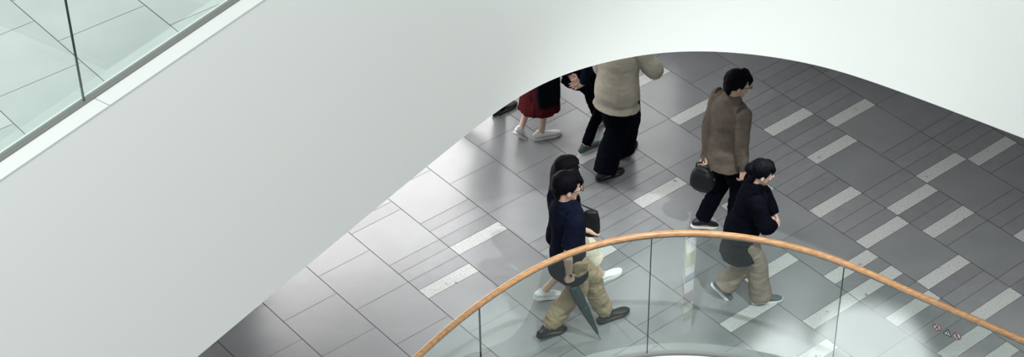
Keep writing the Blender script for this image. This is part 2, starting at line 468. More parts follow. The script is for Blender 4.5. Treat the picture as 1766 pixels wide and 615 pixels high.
# ------------------------------------------------------------------ soft bodies: lofts fused into one continuous surface
from mathutils import noise as mnoise
V3 = Vector
def catmull(pts, n):
    """pts: list of tuples of floats (any length); returns a smooth resampling"""
    out = []
    P = [pts[0]] + list(pts) + [pts[-1]]
    for i in range(1, len(P) - 2):
        p0, p1, p2, p3 = P[i - 1], P[i], P[i + 1], P[i + 2]
        for k in range(n):
            t = k / n
            out.append(tuple(.5 * (2 * b + (c - a) * t + (2 * a - 5 * b + 4 * c - d) * t * t + (3 * b - a - 3 * c + d) * t ** 3)
                             for a, b, c, d in zip(p0, p1, p2, p3)))
    out.append(tuple(pts[-1]))
    return out
def loft(bm, pts, radii, hint=(0, 1, 0), n=5, seg=18, cap=(True, True), power=1.0):
    """tube through pts; radii = (along the hint, across it); cap True rounds an end, False leaves it flat"""
    rows = catmull([tuple(p) + tuple(r if isinstance(r, (tuple, list)) else (r, r)) for p, r in zip(pts, radii)], n)
    C = [V3(r[:3]) for r in rows]; Rr = [(max(r[3], .001), max(r[4], .001)) for r in rows]
    rings = []; hint = V3(hint)
    def ring(c, t, a, b):
        u = hint - t * hint.dot(t)
        if u.length < 1e-4: u = V3((1, 0, 0)) - t * t.x
        u.normalize(); w = t.cross(u)
        r = []
        for i in range(seg):
            th = 2 * math.pi * i / seg
            cx, cy = math.cos(th), math.sin(th)
            if power != 1.0:
                cx = math.copysign(abs(cx) ** power, cx); cy = math.copysign(abs(cy) ** power, cy)
            r.append(bm.verts.new(c + u * (a * cx) + w * (b * cy)))
        return r
    T = []
    for i in range(len(C)):
        d = C[min(i + 1, len(C) - 1)] - C[max(i - 1, 0)]
        T.append(d.normalized() if d.length > 1e-6 else V3((0, 0, 1)))
    seq = []
    if cap[0]:
        h = min(Rr[0]) * .9
        for f in (.97, .75, .42): seq.append((C[0] - T[0] * h * f, T[0], Rr[0][0] * math.sqrt(1 - f * f), Rr[0][1] * math.sqrt(1 - f * f)))
    for c, t, r in zip(C, T, Rr): seq.append((c, t, r[0], r[1]))
    if cap[1]:
        h = min(Rr[-1]) * .9
        for f in (.42, .75, .97): seq.append((C[-1] + T[-1] * h * f, T[-1], Rr[-1][0] * math.sqrt(1 - f * f), Rr[-1][1] * math.sqrt(1 - f * f)))
    for s in seq: rings.append(ring(*s))
    for a, b in zip(rings[:-1], rings[1:]):
        for i in range(seg):
            j = (i + 1) % seg
            bm.faces.new((a[i], a[j], b[j], b[i]))
    bm.faces.new(rings[0][::-1]); bm.faces.new(rings[-1])
def ball(bm, c, r, rot=None, seg=20):
    m = Matrix.Translation(c)
    if rot is not None: m = m @ rot.to_4x4()
    m = m @ Matrix.Diagonal((*r, 1))
    bmesh.ops.create_uvsphere(bm, u_segments=seg, v_segments=seg // 2 + 2, radius=1, matrix=m)
def fuse(name, bm, m, parent, voxel=.008, smooth=4, wrinkle=0.0, wscale=(9, 9, 9), deci=None, kind=None):
    bmesh.ops.recalc_face_normals(bm, faces=bm.faces)
    me = bpy.data.meshes.new('raw'); bm.to_mesh(me); bm.free()
    o = bpy.data.objects.new('raw', me); COL.objects.link(o)
    r = o.modifiers.new('r', 'REMESH'); r.mode = 'VOXEL'; r.voxel_size = voxel; r.use_smooth_shade = True
    if smooth:
        s = o.modifiers.new('s', 'SMOOTH'); s.factor = .5; s.iterations = smooth
    if deci:
        d = o.modifiers.new('d', 'DECIMATE'); d.ratio = deci
    dg = bpy.context.evaluated_depsgraph_get()
    me2 = bpy.data.meshes.new_from_object(o.evaluated_get(dg))
    bpy.data.objects.remove(o); bpy.data.meshes.remove(me)
    me2.name = name
    if wrinkle:
        ns = [v.normal.copy() for v in me2.vertices]
        for v, nn in zip(me2.vertices, ns):
            q = V3((v.co.x * wscale[0], v.co.y * wscale[1], v.co.z * wscale[2]))
            v.co += nn * wrinkle * (mnoise.noise(q) + .5 * mnoise.noise(q * 2.3 + V3((4, 1, 7))))
    me2.materials.clear()
    for mm in (m if isinstance(m, (list, tuple)) else [m]): me2.materials.append(mm)
    for p in me2.polygons: p.use_smooth = True
    ob = bpy.data.objects.new(name, me2); link(ob, parent)
    return ob

# skins and cloths
def cloth(name, col, rough=.9, noise=.18, nscale=14, bump=.22, bscale=45):
    m = mat(name, col, rough, 1.25, noise=noise, nscale=nscale, bump=bump, bscale=bscale)
    m.node_tree.nodes['Principled BSDF'].inputs['Specular IOR Level'].default_value = .12
    return m
M['skin'] = mat('skin', (.47, .30, .23), .5, 1.4, noise=.06, nscale=20)
M['skin2'] = mat('skin_pale', (.52, .35, .28), .5, 1.4, noise=.06, nscale=20)
M['hair'] = mat('black_hair', (.002, .002, .0035), .62, 1.3, noise=.3, nscale=40, bump=.5, bscale=90)
M['hair'].node_tree.nodes['Principled BSDF'].inputs['Specular IOR Level'].default_value = .12
M['navy'] = cloth('navy_cotton', (.0045, .006, .015))
M['black'] = cloth('black_cloth', (.0022, .0026, .0055))
M['blackblue'] = cloth('black_trouser_cloth', (.002, .0024, .0055), .9)
M['khaki'] = cloth('khaki_cotton', (.27, .21, .135), .9, .14, 10)
M['taupe'] = cloth('taupe_knit', (.108, .089, .075), .95, .16, 12, .4, 120)
M['beige'] = cloth('beige_jersey', (.33, .305, .25), .92, .12, 9)
M['red'] = cloth('dark_red_wool', (.06, .009, .011), .9, .35, 40)
M['cream'] = cloth('cream_cotton', (.62, .57, .45), .9, .08, 9)
M['taupetrouser'] = cloth('taupe_trouser_cloth', (.235, .19, .15), .9, .12, 9)
M['blackshoe'] = mat('black_leather', (.005, .006, .007), .5, 1.5)
M['tealshoe'] = mat('teal_grey_mesh', (.055, .10, .105), .8, noise=.2, nscale=40)
M['whiteshoe'] = mat('white_leather', (.66, .68, .68), .5, noise=.05, nscale=30)
M['greyshoe'] = mat('blue_grey_canvas', (.06, .085, .10), .7, noise=.2, nscale=30)
M['rubberwhite'] = mat('white_rubber', (.66, .67, .65), .6)
M['rubberblack'] = mat('black_rubber', (.012, .012, .013), .6)
M['eyewhite'] = mat('eye_white', (.75, .73, .7), .25)
M['iris'] = mat('dark_iris', (.015, .01, .008), .2)
M['lip'] = mat('lips', (.42, .17, .14), .45)
M['umbrella'] = mat('dark_green_nylon', (.010, .030, .032), .5, 1.5, bump=.2, bscale=30)
M['bagblack'] = mat('black_bag_leather', (.0028, .003, .0045), .55, 1.4, bump=.2, bscale=70)
M['maskblack'] = mat('black_mask_cloth', (.01, .01, .012), .8)
M['frame'] = mat('black_frame', (.01, .01, .01), .3)

def two_bone(a, c, l1, l2, pole):
    d = c - a; L = d.length
    if L > (l1 + l2) * .995: d = d * ((l1 + l2) * .995 / L); c = a + d; L = d.length
    x = (l1 * l1 - l2 * l2 + L * L) / (2 * L); h = math.sqrt(max(l1 * l1 - x * x, 0))
    u = d.normalized(); p = pole - u * pole.dot(u)
    p.normalize()
    return a + u * x + p * h, c

class Person:
    """x forward, y left, z up; everything below is in the person's own frame"""
    def __init__(s, label, loc, heading, H, feet, pelvis=(0, 0), lean=0.0, side=0.0, head=(0, 0), female=False, drop=0.0, twist=0.0):
        s.S = S = H / 1.72; s.female = female
        s.root = empty('person', (loc[0], loc[1], 0), R(heading))
        tag(s.root, label, 'person')
        s.thigh, s.shin = .435 * S, .415 * S
        s.hw = .092 * S
        s.footgeo = {}; s.HS = 1.09
        ank = {}
        for k in 'LR':
            x, y, yaw, pitch = feet[k]            # x,y: the heel's place on the floor; yaw of the toes; pitch: heel raised (degrees)
            rot = Matrix.Rotation(R(yaw), 3, 'Z') @ Matrix.Rotation(R(pitch), 3, 'Y')
            ballp = V3((.19 * S, 0, 0))           # the foot turns about its ball
            piv = V3((x, y, 0)) + Matrix.Rotation(R(yaw), 3, 'Z') @ ballp
            f = lambda q, rot=rot, piv=piv, b=ballp: piv + rot @ (V3(q) - b)
            s.footgeo[k] = (f, rot)
            ank[k] = f((.062 * S, 0, .085 * S))
        s.ank = ank
        reach = (s.thigh + s.shin) * .992
        hz = 2.0
        for k in 'LR':
            hx = pelvis[0]; hy = pelvis[1] + (s.hw if k == 'L' else -s.hw)
            dd = (ank[k].x - hx) ** 2 + (ank[k].y - hy) ** 2
            hz = min(hz, ank[k].z + math.sqrt(max(reach ** 2 - dd, .01)))
        hz -= drop
        s.hip = {k: V3((pelvis[0], pelvis[1] + (s.hw if k == 'L' else -s.hw), hz)) for k in 'LR'}
        s.knee = {}
        for k in 'LR':
            pole = s.footgeo[k][1] @ V3((1, 0, 0)); pole.z = 0.15
            s.knee[k], s.ank[k] = two_bone(s.hip[k], ank[k], s.thigh, s.shin, pole)
        base = V3((pelvis[0], pelvis[1], hz))
        s.base = base
        # spine frame
        def sp(z, x=0.0, y=0.0):
            """a point z above the hip line on the (leaning) spine"""
            f = z / .57
            a = R(lean) * min(1.0, .45 + .55 * f); b = R(side)
            q = V3((x, y, z)) * S
            q = Matrix.Rotation(R(twist) * min(1, max(0, f)), 3, 'Z') @ q
            q = Matrix.Rotation(b, 3, 'X') @ (Matrix.Rotation(a, 3, 'Y') @ q)
            return base + q
        s.sp = sp
        sw = .155 if female else .178
        s.sh = {'L': sp(.495, -.005, sw), 'R': sp(.495, -.005, -sw)}
        s.neck = sp(.565, -.01)
        s.headrot = Matrix.Rotation(R(head[0]), 3, 'Z') @ Matrix.Rotation(R(head[1]), 3, 'Y')
        up = (sp(.57) - sp(.45)).normalized()
        s.headc = s.neck + up * .10 * S + s.headrot @ V3((.022 * S, 0, .045 * S))
        s.arm = {}
    def hd(s, x, y, z):                         # a point of the head
        return s.headc + s.headrot @ (V3((x, y, z)) * s.S * s.HS)
    def set_arm(s, k, wrist, pole, hand_d=None, palm=None, curl=.45, spread=.10):
        S = s.S; a = s.sh[k]
        if wrist is None:
            wrist = a + V3((.03, .05 if k == 'L' else -.05, -.535)) * S
        wrist = V3(wrist)
        el, wr = two_bone(a, wrist, .285 * S, .255 * S, V3(pole))
        d = V3(hand_d).normalized() if hand_d else (wr - el).normalized()
        n = V3(palm) if palm else V3((0, -1 if k == 'L' else 1, 0))
        n = (n - d * n.dot(d)).normalized()
        s.arm[k] = dict(el=el, wr=wr, d=d, n=n, curl=curl, spread=spread)
    def hand(s, bm, k):
        S = s.S; A = s.arm[k]; d, n, w = A['d'], A['n'], A['wr']
        t = d.cross(n); t.normalize()
        # the thumb lies on the front side of a hanging hand
        fwd = V3((1, 0, .2))
        if t.dot(fwd) < 0: t = -t
        loft(bm, [w - d * .01 * S, w + d * .03 * S, w + d * .07 * S, w + d * .095 * S], [(.026 * S, .019 * S), (.034 * S, .017 * S), (.040 * S, .015 * S), (.037 * S, .012 * S)], hint=t, n=3, seg=14)
        for i, ln in enumerate((.072, .08, .074, .058)):
            off = (1.5 - i) * .0205 * S
            p = w + d * (.088 - (.006 if i == 3 else 0)) * S + t * off
            ang = -A['spread'] * (i - 1.5)
            dd = (d + t * ang * .9).normalized(); pts = [p]; c = A['curl'] * (.9 + .08 * i)
            ax = dd.cross(n).normalized()
            cur = dd
            for j, fr in enumerate((.42, .32, .26)):
                cur = Matrix.Rotation(c * (.8 if j == 0 else 1.0), 3, ax) @ cur
                pts.append(pts[-1] + cur * ln * fr * S)
            loft(bm, pts, [.0092 * S, .0088 * S, .008 * S, .0068 * S], hint=t, n=3, seg=9)
        p = w + d * .03 * S + t * .028 * S
        q = p + (d * .5 + t * .65 + n * .35).normalized() * .042 * S
        e = q + (d * .85 + t * .1 + n * .45).normalized() * .032 * S
        g = e + (d * .9 - t * .1 + n * .4).normalized() * .022 * S
        loft(bm, [p, q, e, g], [.014 * S, .0115 * S, .0098 * S, .0078 * S], hint=n, n=3, seg=10)
    def torso_pts(s, rows, g):
        sp = s.sp; S = s.S
        return [sp(z, x) for z, x, a, b in rows], [((a + g) * S, (b + g) * S) for z, x, a, b in rows]
    ROWS_M = [(-.085, -.005, .120, .085), (-.02, -.008, .160, .112), (.07, -.004, .152, .106), (.17, 0, .140, .096), (.28, .004, .150, .103),
              (.38, .004, .163, .112), (.46, -.002, .160, .104), (.515, -.01, .128, .080), (.545, -.012, .075, .064)]
    ROWS_F = [(-.085, -.005, .125, .088), (-.02, -.012, .168, .116), (.07, -.004, .148, .102), (.17, 0, .122, .086), (.28, .010, .134, .102),
              (.37, .014, .144, .114), (.45, 0, .140, .096), (.51, -.01, .112, .074), (.545, -.012, .066, .058)]
    def rows(s): return s.ROWS_F if s.female else s.ROWS_M
    def body(s, skin, voxel=.0048, deci=.45, bare_calf=False):
        S = s.S; bm = bmesh.new()
        lat = (s.sp(.3, 0, .1) - s.sp(.3, 0, -.1)).normalized()
        pts, rad = s.torso_pts(s.rows(), -.022)
        loft(bm, pts, rad, hint=lat, n=4, seg=24)
        nr = .050 if s.female else .057
        loft(bm, [s.sp(.50, -.012), s.neck, s.headc + s.headrot @ V3((-.022 * S, 0, -.05 * S))], [nr * 1.25 * S, nr * S, nr * .98 * S], n=4)
        hr = s.headrot; P = s.hd; S = s.S * s.HS
        # skull, face, jaw
        ball(bm, P(-.008, 0, .03), (.094 * S, .077 * S, .088 * S), hr)
        loft(bm, [P(.012, 0, .04), P(.022, 0, -.02), P(.034, 0, -.075), P(.042, 0, -.098)], [(.070 * S, .072 * S), (.066 * S, .066 * S), (.050 * S, .050 * S), (.030 * S, .030 * S)], hint=hr @ V3((0, 1, 0)), n=4)
        loft(bm, [P(.082, 0, .022), P(.094, 0, .0), P(.106, 0, -.024), P(.088, 0, -.034)], [.008 * S, .011 * S, .014 * S, .010 * S], hint=hr @ V3((0, 1, 0)), n=3, seg=10)
        ball(bm, P(.080, .032, .030), (.014 * S, .024 * S, .009 * S), hr, 12); ball(bm, P(.080, -.032, .030), (.014 * S, .024 * S, .009 * S), hr, 12)
        ball(bm, P(.070, .036, -.018), (.016 * S, .022 * S, .018 * S), hr, 12); ball(bm, P(.070, -.036, -.018), (.016 * S, .022 * S, .018 * S), hr, 12)
        ball(bm, P(.080, 0, -.052), (.012 * S, .024 * S, .014 * S), hr, 12)
        ball(bm, P(.066, 0, -.098), (.018 * S, .022 * S, .016 * S), hr, 12)
        for e in (1, -1):
            ball(bm, P(-.008, e * .078, -.008), (.017 * S, .008 * S, .030 * S), hr @ Matrix.Rotation(e * .3, 3, 'Z'), 12)
        S = s.S
        for k in 'LR':
            A = s.arm[k]; a, el, wr = s.sh[k], A['el'], A['wr']
            f = .86 if s.female else 1.0
            loft(bm, [a + V3((0, 0, .005)), a.lerp(el, .4), el, el.lerp(wr, .3), wr], [r * S * f for r in (.040, .040, .036, .037, .025)], n=5)
            s.hand(bm, k)
            h, kn, an = s.hip[k], s.knee[k], s.ank[k]
            back = (s.footgeo[k][1] @ V3((-1, 0, 0)))
            loft(bm, [h + V3((0, 0, .02)), h.lerp(kn, .3), h.lerp(kn, .75), kn, kn.lerp(an, .3) + back * .014 * S, kn.lerp(an, .7) + back * .004 * S, an],
                 [r * S for r in ((.070, .066, .050, .046, .052, .036, .033) if bare_calf else (.066, .058, .042, .038, .040, .034, .032))], n=4)
            F = s.footgeo[k][0]
            loft(bm, [an + V3((0, 0, .0)), F((.055 * S, 0, .045 * S))], [.034 * S, .034 * S], n=3, seg=12)
            loft(bm, [F((.02 * S, 0, .035 * S)), F((.10 * S, 0, .04 * S)), F((.19 * S, 0, .024 * S)), F((.235 * S, 0, .02 * S))],
                 [(.028 * S, .026 * S), (.034 * S, .03 * S), (.038 * S, .018 * S), (.028 * S, .013 * S)], hint=s.footgeo[k][1] @ V3((0, 1, 0)), n=3, seg=12)
        o = fuse('body', bm, skin, s.root, voxel, 3, deci=deci)
        s.face()
        return o
    def face(s):
        S = s.S * s.HS; hr = s.headrot
        for e in (1, -1):
            bm = bmesh.new(); ball(bm, s.hd(.0745, e * .031, .008), (.012 * S, .0145 * S, .0095 * S), hr, 12)
            ey = mesh_obj('eye', bm, M['eyewhite'], s.root, True)
            bm = bmesh.new(); ball(bm, s.hd(.0835, e * .031, .008), (.005 * S, .0065 * S, .0065 * S), hr, 10)
            mesh_obj('iris', bm, M['iris'], ey, True)
            bm = bmesh.new(); loft(bm, [s.hd(.092, e * .014, .034), s.hd(.090, e * .032, .040), s.hd(.074, e * .052, .034)], [.0045 * S] * 3, n=3, seg=8)
            mesh_obj('eyebrow', bm, M['hair'], s.root, True)
        bm = bmesh.new()
        loft(bm, [s.hd(.082, .024, -.056), s.hd(.092, 0, -.051), s.hd(.082, -.024, -.056)], [.004 * S, .007 * S, .004 * S], n=4, seg=8)
        loft(bm, [s.hd(.081, .020, -.060), s.hd(.090, 0, -.063), s.hd(.081, -.020, -.060)], [.004 * S, .008 * S, .004 * S], n=4, seg=8)
        mesh_obj('lips', bm, M['lip'], s.root, True)
    # ---- clothes
    def top(s, name, m, hem, g=.018, sleeve=1.0, sleeve_r=(.066, .060, .054, .047, .038), wrinkle=.006, flare=0.0, neckrow=True, collar=None, back=0.0):
        """shirt / sweater / coat; sleeve 1 = to the wrist, .45 = short"""
        S = s.S; bm = bmesh.new()
        lat = (s.sp(.3, 0, .1) - s.sp(.3, 0, -.1)).normalized()
        rows = [r for r in s.rows() if r[0] > hem + .03]
        h0 = rows[0] if hem >= -.09 else (0, -.008, .165, .118)
        rows = [(hem, h0[1] - back, h0[2] + .004 + flare, h0[3] + .012 + flare)] + rows
        rows = [(z, x, max(a, .145 if (z < .4 and not s.female) else (.135 if z < .4 else 0)), max(b, .108 if z < .4 else 0)) for z, x, a, b in rows]
        rows = [(z, x, a + (flare * .8 if i and z < .12 else 0), b + (flare * .8 if i and z < .12 else 0)) for i, (z, x, a, b) in enumerate(rows)]
        pts, rad = s.torso_pts(rows, g)
        loft(bm, pts, rad, hint=lat, n=5, seg=28, cap=(False, True))
        for k in 'LR':
            A = s.arm[k]; a, el, wr = s.sh[k], A['el'], A['wr']
            P = [a.lerp(s.sp(.47), .38), a + V3((0, 0, .004)), a.lerp(el, .5), el, el.lerp(wr, .5), wr]
            rr = [.070 * S] + [r * S * (.9 if s.female else 1) for r in sleeve_r]
            if sleeve >= 1: loft(bm, P, rr, n=6, cap=(True, False))
            else:
                e = a.lerp(el, sleeve * 2)
                loft(bm, [P[0], P[1], a.lerp(el, sleeve), e], [rr[0], rr[1], rr[2], rr[2] * .98], n=6, cap=(True, False))
        o = fuse(name, bm, m, s.root, .0075, 5, wrinkle, (9, 9, 14))
        return o
    def collar_ring(s, m, name='collar'):
        S = s.S; bm = bmesh.new(); seg = 22; up = (s.sp(.57) - s.sp(.47)).normalized()
        c = s.sp(.552, -.006); pts = []
        for i in range(seg + 1):
            t = 2 * math.pi * i / seg
            pts.append(c + V3((math.cos(t) * .070, math.sin(t) * .074, -.020 * math.cos(t))) * S)
        loft(bm, pts, [.010 * S] * len(pts), hint=(0, 0, 1), n=2, seg=8)
        return mesh_obj(name, bm, m, s.root, True)
    def trousers(s, m, rad=(.098, .092, .074, .068, .064, .058), cut=1.0, wrinkle=.007, name='trousers', waist=.12, pelvis_r=(.172, .122), wide=1.0):
        S = s.S; bm = bmesh.new()
        lat = (s.sp(.05, 0, .1) - s.sp(.05, 0, -.1)).normalized()
        pr = pelvis_r
        loft(bm, [s.sp(-.10), s.sp(-.03, -.008), s.sp(.05, -.004), s.sp(waist)], [(.120 * S, .094 * S), (pr[0] * S, pr[1] * S), (pr[0] * .96 * S, pr[1] * .95 * S), (.15 * S, .106 * S)], hint=lat, n=5, seg=26, cap=(True, False))
        for k in 'LR':
            h, kn, an = s.hip[k], s.knee[k], s.ank[k]
            end = kn.lerp(an, cut) if cut <= 1 else an + (an - kn).normalized() * (cut - 1) * s.shin
            bk = s.footgeo[k][1] @ V3((-1, 0, 0))
            loft(bm, [h + V3((0, 0, .02)), h.lerp(kn, .3), h.lerp(kn, .72), kn, kn.lerp(end, .5) + bk * .008 * S, end],
                 [(r * S * wide, r * S * wide * 1.04) for r in rad], n=6, cap=(True, False))
        return fuse(name, bm, m, s.root, .0075, 5, wrinkle, (11, 11, 17))
    def shoes(s, m, sole, style='sneaker', label=None):
        S = s.S
        for k in 'LR':
            F, rot = s.footgeo[k]; lat = rot @ V3((0, 1, 0))
            ch = 1.12 if style == 'chunky' else 1.0
            bm = bmesh.new()
            sx = [(-.012, .026, .05), (.02, .036, .062), (.07, .036, .066), (.12, .037, .052), (.17, .043, .038), (.215, .043, .030), (.25, .033, .022), (.268, .018, .014)]
            pts = [F((x * S * 1.02, 0, (.022 + zt * .5) * S)) for x, w, zt in sx]
            loft(bm, pts, [(w * S * ch, zt * .62 * S) for x, w, zt in sx], hint=lat, n=4, seg=16)
            loft(bm, [F((.035 * S, 0, .06 * S)), F((.045 * S, 0, .09 * S))], [(.038 * S, .046 * S), (.036 * S, .042 * S)], hint=lat, n=3, cap=(True, False))
            up = fuse('shoe', bm, m, s.root, .005, 3)
            bm = bmesh.new()
            th = .028 if style == 'chunky' else .018
            out = [(-.026, .016), (-.015, .030), (.02, .037), (.07, .036), (.12, .038), (.17, .045), (.215, .045), (.25, .036), (.272, .02), (.28, .006)]
            lo_, hi_ = [], []
            ring = [(x, w) for x, w in out] + [(x, -w) for x, w in out[::-1]]
            for x, w in ring:
                tz = max(0, (x - .2)) * .12
                lo_.append(bm.verts.new(F((x * S * 1.02, w * S * ch, tz * S + .001)))); hi_.append(bm.verts.new(F((x * S * 1.02, w * S * ch * 1.02, (th + tz) * S))))
            nn = len(ring)
            for i in range(nn):
                j = (i + 1) % nn; bm.faces.new((lo_[i], lo_[j], hi_[j], hi_[i]))
            bm.faces.new(lo_[::-1]); bm.faces.new(hi_)
            mesh_obj('sole', bm, sole, up)
            if style in ('chunky', 'sneaker'):
                bm = bmesh.new()
                for q in (.10, .125, .15):
                    zt = .098 - (q - .10) * .55
                    loft(bm, [F((q * S, -.026 * S, (zt - .02) * S)), F((q * S, 0, zt * S)), F((q * S, .026 * S, (zt - .02) * S))], [.0045 * S] * 3, n=3, seg=8)
                mesh_obj('laces', bm, M['rubberwhite'] if m is not M['blackshoe'] else M['rubberblack'], up, True)
    def hair(s, style='short', m=None):
        S = s.S * s.HS; P = s.hd; hr = s.headrot; bm = bmesh.new()
        ball(bm, P(-.026, 0, .044), (.098 * S, .089 * S, .092 * S), hr)
        ball(bm, P(.020, 0, .085), (.070 * S, .074 * S, .044 * S), hr)
        loft(bm, [P(-.07, 0, .02), P(-.078, 0, -.035), P(-.066, 0, -.072)], [(.075 * S, .04 * S), (.066 * S, .032 * S), (.05 * S, .022 * S)], hint=hr @ V3((0, 1, 0)), n=4)
        for e in (1, -1):
            loft(bm, [P(.02, e * .066, .065), P(.012, e * .076, .03), P(.010, e * .077, .004)], [(.030 * S, .016 * S), (.022 * S, .012 * S), (.010 * S, .007 * S)], hint=hr @ V3((1, 0, 0)), n=3, seg=12)
        if style in ('short', 'fringe'):
            for i in range(7):
                y = (i - 3) * .020
                z0 = .038 if style == 'fringe' else .055
                loft(bm, [P(.045, y * .8, .108), P(.082, y, .085), P(.091 - abs(y) * .3, y * 1.12 + .006, z0 + (i % 2) * .008)], [.018 * S, .015 * S, .007 * S], n=4, seg=10)
        if style == 'long':
            loft(bm, [P(-.055, 0, .06), P(-.085, 0, -.03), s.sp(.50, -.095), s.sp(.36, -.125), s.sp(.27, -.125)], [(.085 * S, .05 * S), (.092 * S, .045 * S), (.105 * S, .032 * S), (.095 * S, .026 * S), (.06 * S, .018 * S)],
                 hint=hr @ V3((0, 1, 0)), n=6, seg=22)
            for e in (1, -1):
                loft(bm, [P(.035, e * .05, .095), P(.040, e * .078, .03), P(.018, e * .088, -.05), s.sp(.50, -.01, e * .095), s.sp(.40, .03, e * .105)],
                     [(.03 * S, .016 * S), (.032 * S, .015 * S), (.04 * S, .018 * S), (.036 * S, .016 * S), (.014 * S, .008 * S)], hint=hr @ V3((1, 0, 0)), n=5, seg=12)
        if style == 'bun':
            ball(bm, P(-.115, 0, .03), (.048 * S, .052 * S, .05 * S), hr)
            for i in range(5):
                y = (i - 2) * .026
                loft(bm, [P(.03, y * .7, .112), P(.078, y, .082), P(.082 - abs(y) * .4, y * 1.2, .055)], [.018 * S, .015 * S, .008 * S], n=4, seg=10)
        return fuse('hair', bm, m or M['hair'], s.root, .006, 3, .0035, (38, 38, 9))
    def glasses(s, tint=False):
        S = s.S * s.HS; P = s.hd; bm = bmesh.new()
        for e in (1, -1):
            ring = [P(.104 - .012 * abs(math.cos(t)) * 0, e * .033 + .025 * math.cos(t), .006 + .019 * math.sin(t)) for t in [2 * math.pi * i / 16 for i in range(17)]]
            loft(bm, ring, [.0024 * S] * 17, n=1, seg=6)
            loft(bm, [P(.102, e * .058, .012), P(.05, e * .078, .012), P(-.01, e * .084, .008)], [.0024 * S] * 3, n=3, seg=6)
        loft(bm, [P(.104, -.009, .01), P(.108, 0, .012), P(.104, .009, .01)], [.0024 * S] * 3, n=2, seg=6)
        return mesh_obj('glasses', bm, M['frame'], s.root, True)
    def mask(s, m):
        S = s.S * s.HS; P = s.hd; hr = s.headrot; bm = bmesh.new()
        loft(bm, [P(.045, 0, -.002), P(.052, 0, -.03), P(.054, 0, -.065), P(.044, 0, -.105)], [(.050 * S, .056 * S), (.066 * S, .062 * S), (.058 * S, .056 * S), (.034 * S, .036 * S)], hint=hr @ V3((0, 1, 0)), n=4, seg=22)
        for e in (1, -1):
            loft(bm, [P(.04, e * .064, -.01), P(.0, e * .083, .004), P(-.022, e * .082, -.002)], [.003 * S] * 3, n=3, seg=6)
        return mesh_obj('face_mask', bm, m, s.root, True)
# ------------------------------------------------------------------ the people
def loc_of(loc, heading):
    h = R(heading)
    def f(x, y, z=None):
        dx, dy = x - loc[0], y - loc[1]
        q = (dx * math.cos(h) + dy * math.sin(h), -dx * math.sin(h) + dy * math.cos(h))
        return q if z is None else V3((*q, z))
    return f
def foot(f, x, y, yaw, pitch=0): return (*f(x, y), yaw, pitch)
def held(name, label, cat, person, group=None):
    """a separate thing placed in a person's frame"""
    e = empty(name, person.root.location, person.root.rotation_euler.z)
    return tag(e, label, cat, group)

# man in the navy T-shirt, nearest the handrail
loc, hd = (.49, 12.185), 23
f = loc_of(loc, hd)
p = Person('striding person in navy T-shirt, khaki trousers and black shoes holding a closed umbrella', loc, hd, 1.76,
           {'R': foot(f, .206, 12.05, 14, 14), 'L': foot(f, .728, 12.275, 6, -4)}, pelvis=(-.05, -.02), lean=-3, head=(-8, 8))
p.set_arm('R', f(.45, 11.95, .84), (-.6, -.5, -.2), hand_d=(.12, .05, -1), palm=(.1, 1, 0), curl=1.15)
p.set_arm('L', f(.50, 12.33, .84), (-.9, .1, 0), curl=.5)
p.body(M['skin']); p.hair('short'); p.glasses()
p.top('t_shirt', M['navy'], -.16, .022, sleeve=.40, sleeve_r=(.072, .070, .064, .05, .04), flare=.006)
p.collar_ring(M['navy'])
p.trousers(M['khaki'], (.106, .100, .088, .082, .080, .072), .93, .014)
for k in 'LR':
    bm = bmesh.new(); h, kn, an = p.hip[k], p.knee[k], p.ank[k]
    e = -1 if k == 'R' else 1
    c = h.lerp(kn, .78) + V3((-.01, e * .084, 0))
    loft(bm, [c + V3((0, 0, .08)), c, c - V3((0, 0, .085))], [(.066, .022), (.072, .026), (.070, .024)], hint=(1, 0, 0), n=3, seg=14, cap=(False, False), power=.6)
    fuse('cargo_pocket', bm, M['khaki'], p.root, .007, 3, .004)
p.shoes(M['blackshoe'], M['rubberblack'], 'sneaker')
man = p
u = held('umbrella', 'closed dark green umbrella pointing down beside the khaki trousers', 'umbrella', p)
g0 = p.arm['R']['wr'] + p.arm['R']['d'] * .085 + V3((.0, .022, 0)); tip = f(.72, 12.06, .012)
ax = (tip - g0).normalized()
bm = bmesh.new(); rr = []
def fold(bm, a, b, r0, r1, n=9):
    seg = 40; rows = []
    d = (b - a); t = d.normalized(); uu = t.orthogonal().normalized(); ww = t.cross(uu)
    prof = [(0, .55), (.04, .9), (.2, 1.0), (.45, .86), (.7, .62), (.9, .36), (1, .2)]
    for q, s_ in prof:
        row = []
        for i in range(seg):
            th = 2 * math.pi * i / seg + q * .7
            r = (r0 + (r1 - r0) * q) * s_ * (1 + .16 * math.cos(8 * th))
            row.append(bm.verts.new(a + d * q + uu * r * math.cos(th) + ww * r * math.sin(th)))
        rows.append(row)
    for A_, B_ in zip(rows[:-1], rows[1:]):
        for i in range(seg): bm.faces.new((A_[i], A_[(i + 1) % seg], B_[(i + 1) % seg], B_[i]))
    bm.faces.new(rows[0][::-1]); bm.faces.new(rows[-1])
fold(bm, g0 + ax * .09, g0 + ax * ((tip - g0).length - .07), .043, .04)
mesh_obj('canopy', bm, M['umbrella'], u, True)
bm = bmesh.new(); loft(bm, [g0 + ax * .02, tip], [.006, .005], n=2, seg=10); mesh_obj('shaft', bm, M['steel'], u, True)
bm = bmesh.new(); sd = V3((.35, -1, .1)).normalized(); hb = g0 - ax * .07
loft(bm, [g0 + ax * .09, g0, hb] + [hb + sd * .03 * (1 - math.cos(t)) - ax * .03 * math.sin(t) for t in (.6, 1.2, 1.9, 2.6, 3.14)], [.011] * 8, n=4, seg=10)
mesh_obj('crook_handle', bm, M['rubberblack'], u, True)
bm = bmesh.new(); q = g0 + ax * .36; loft(bm, [q - ax * .012, q + ax * .012], [.040, .039], n=2, seg=24, cap=(False, False)); mesh_obj('tie_band', bm, M['umbrella'], u, True)

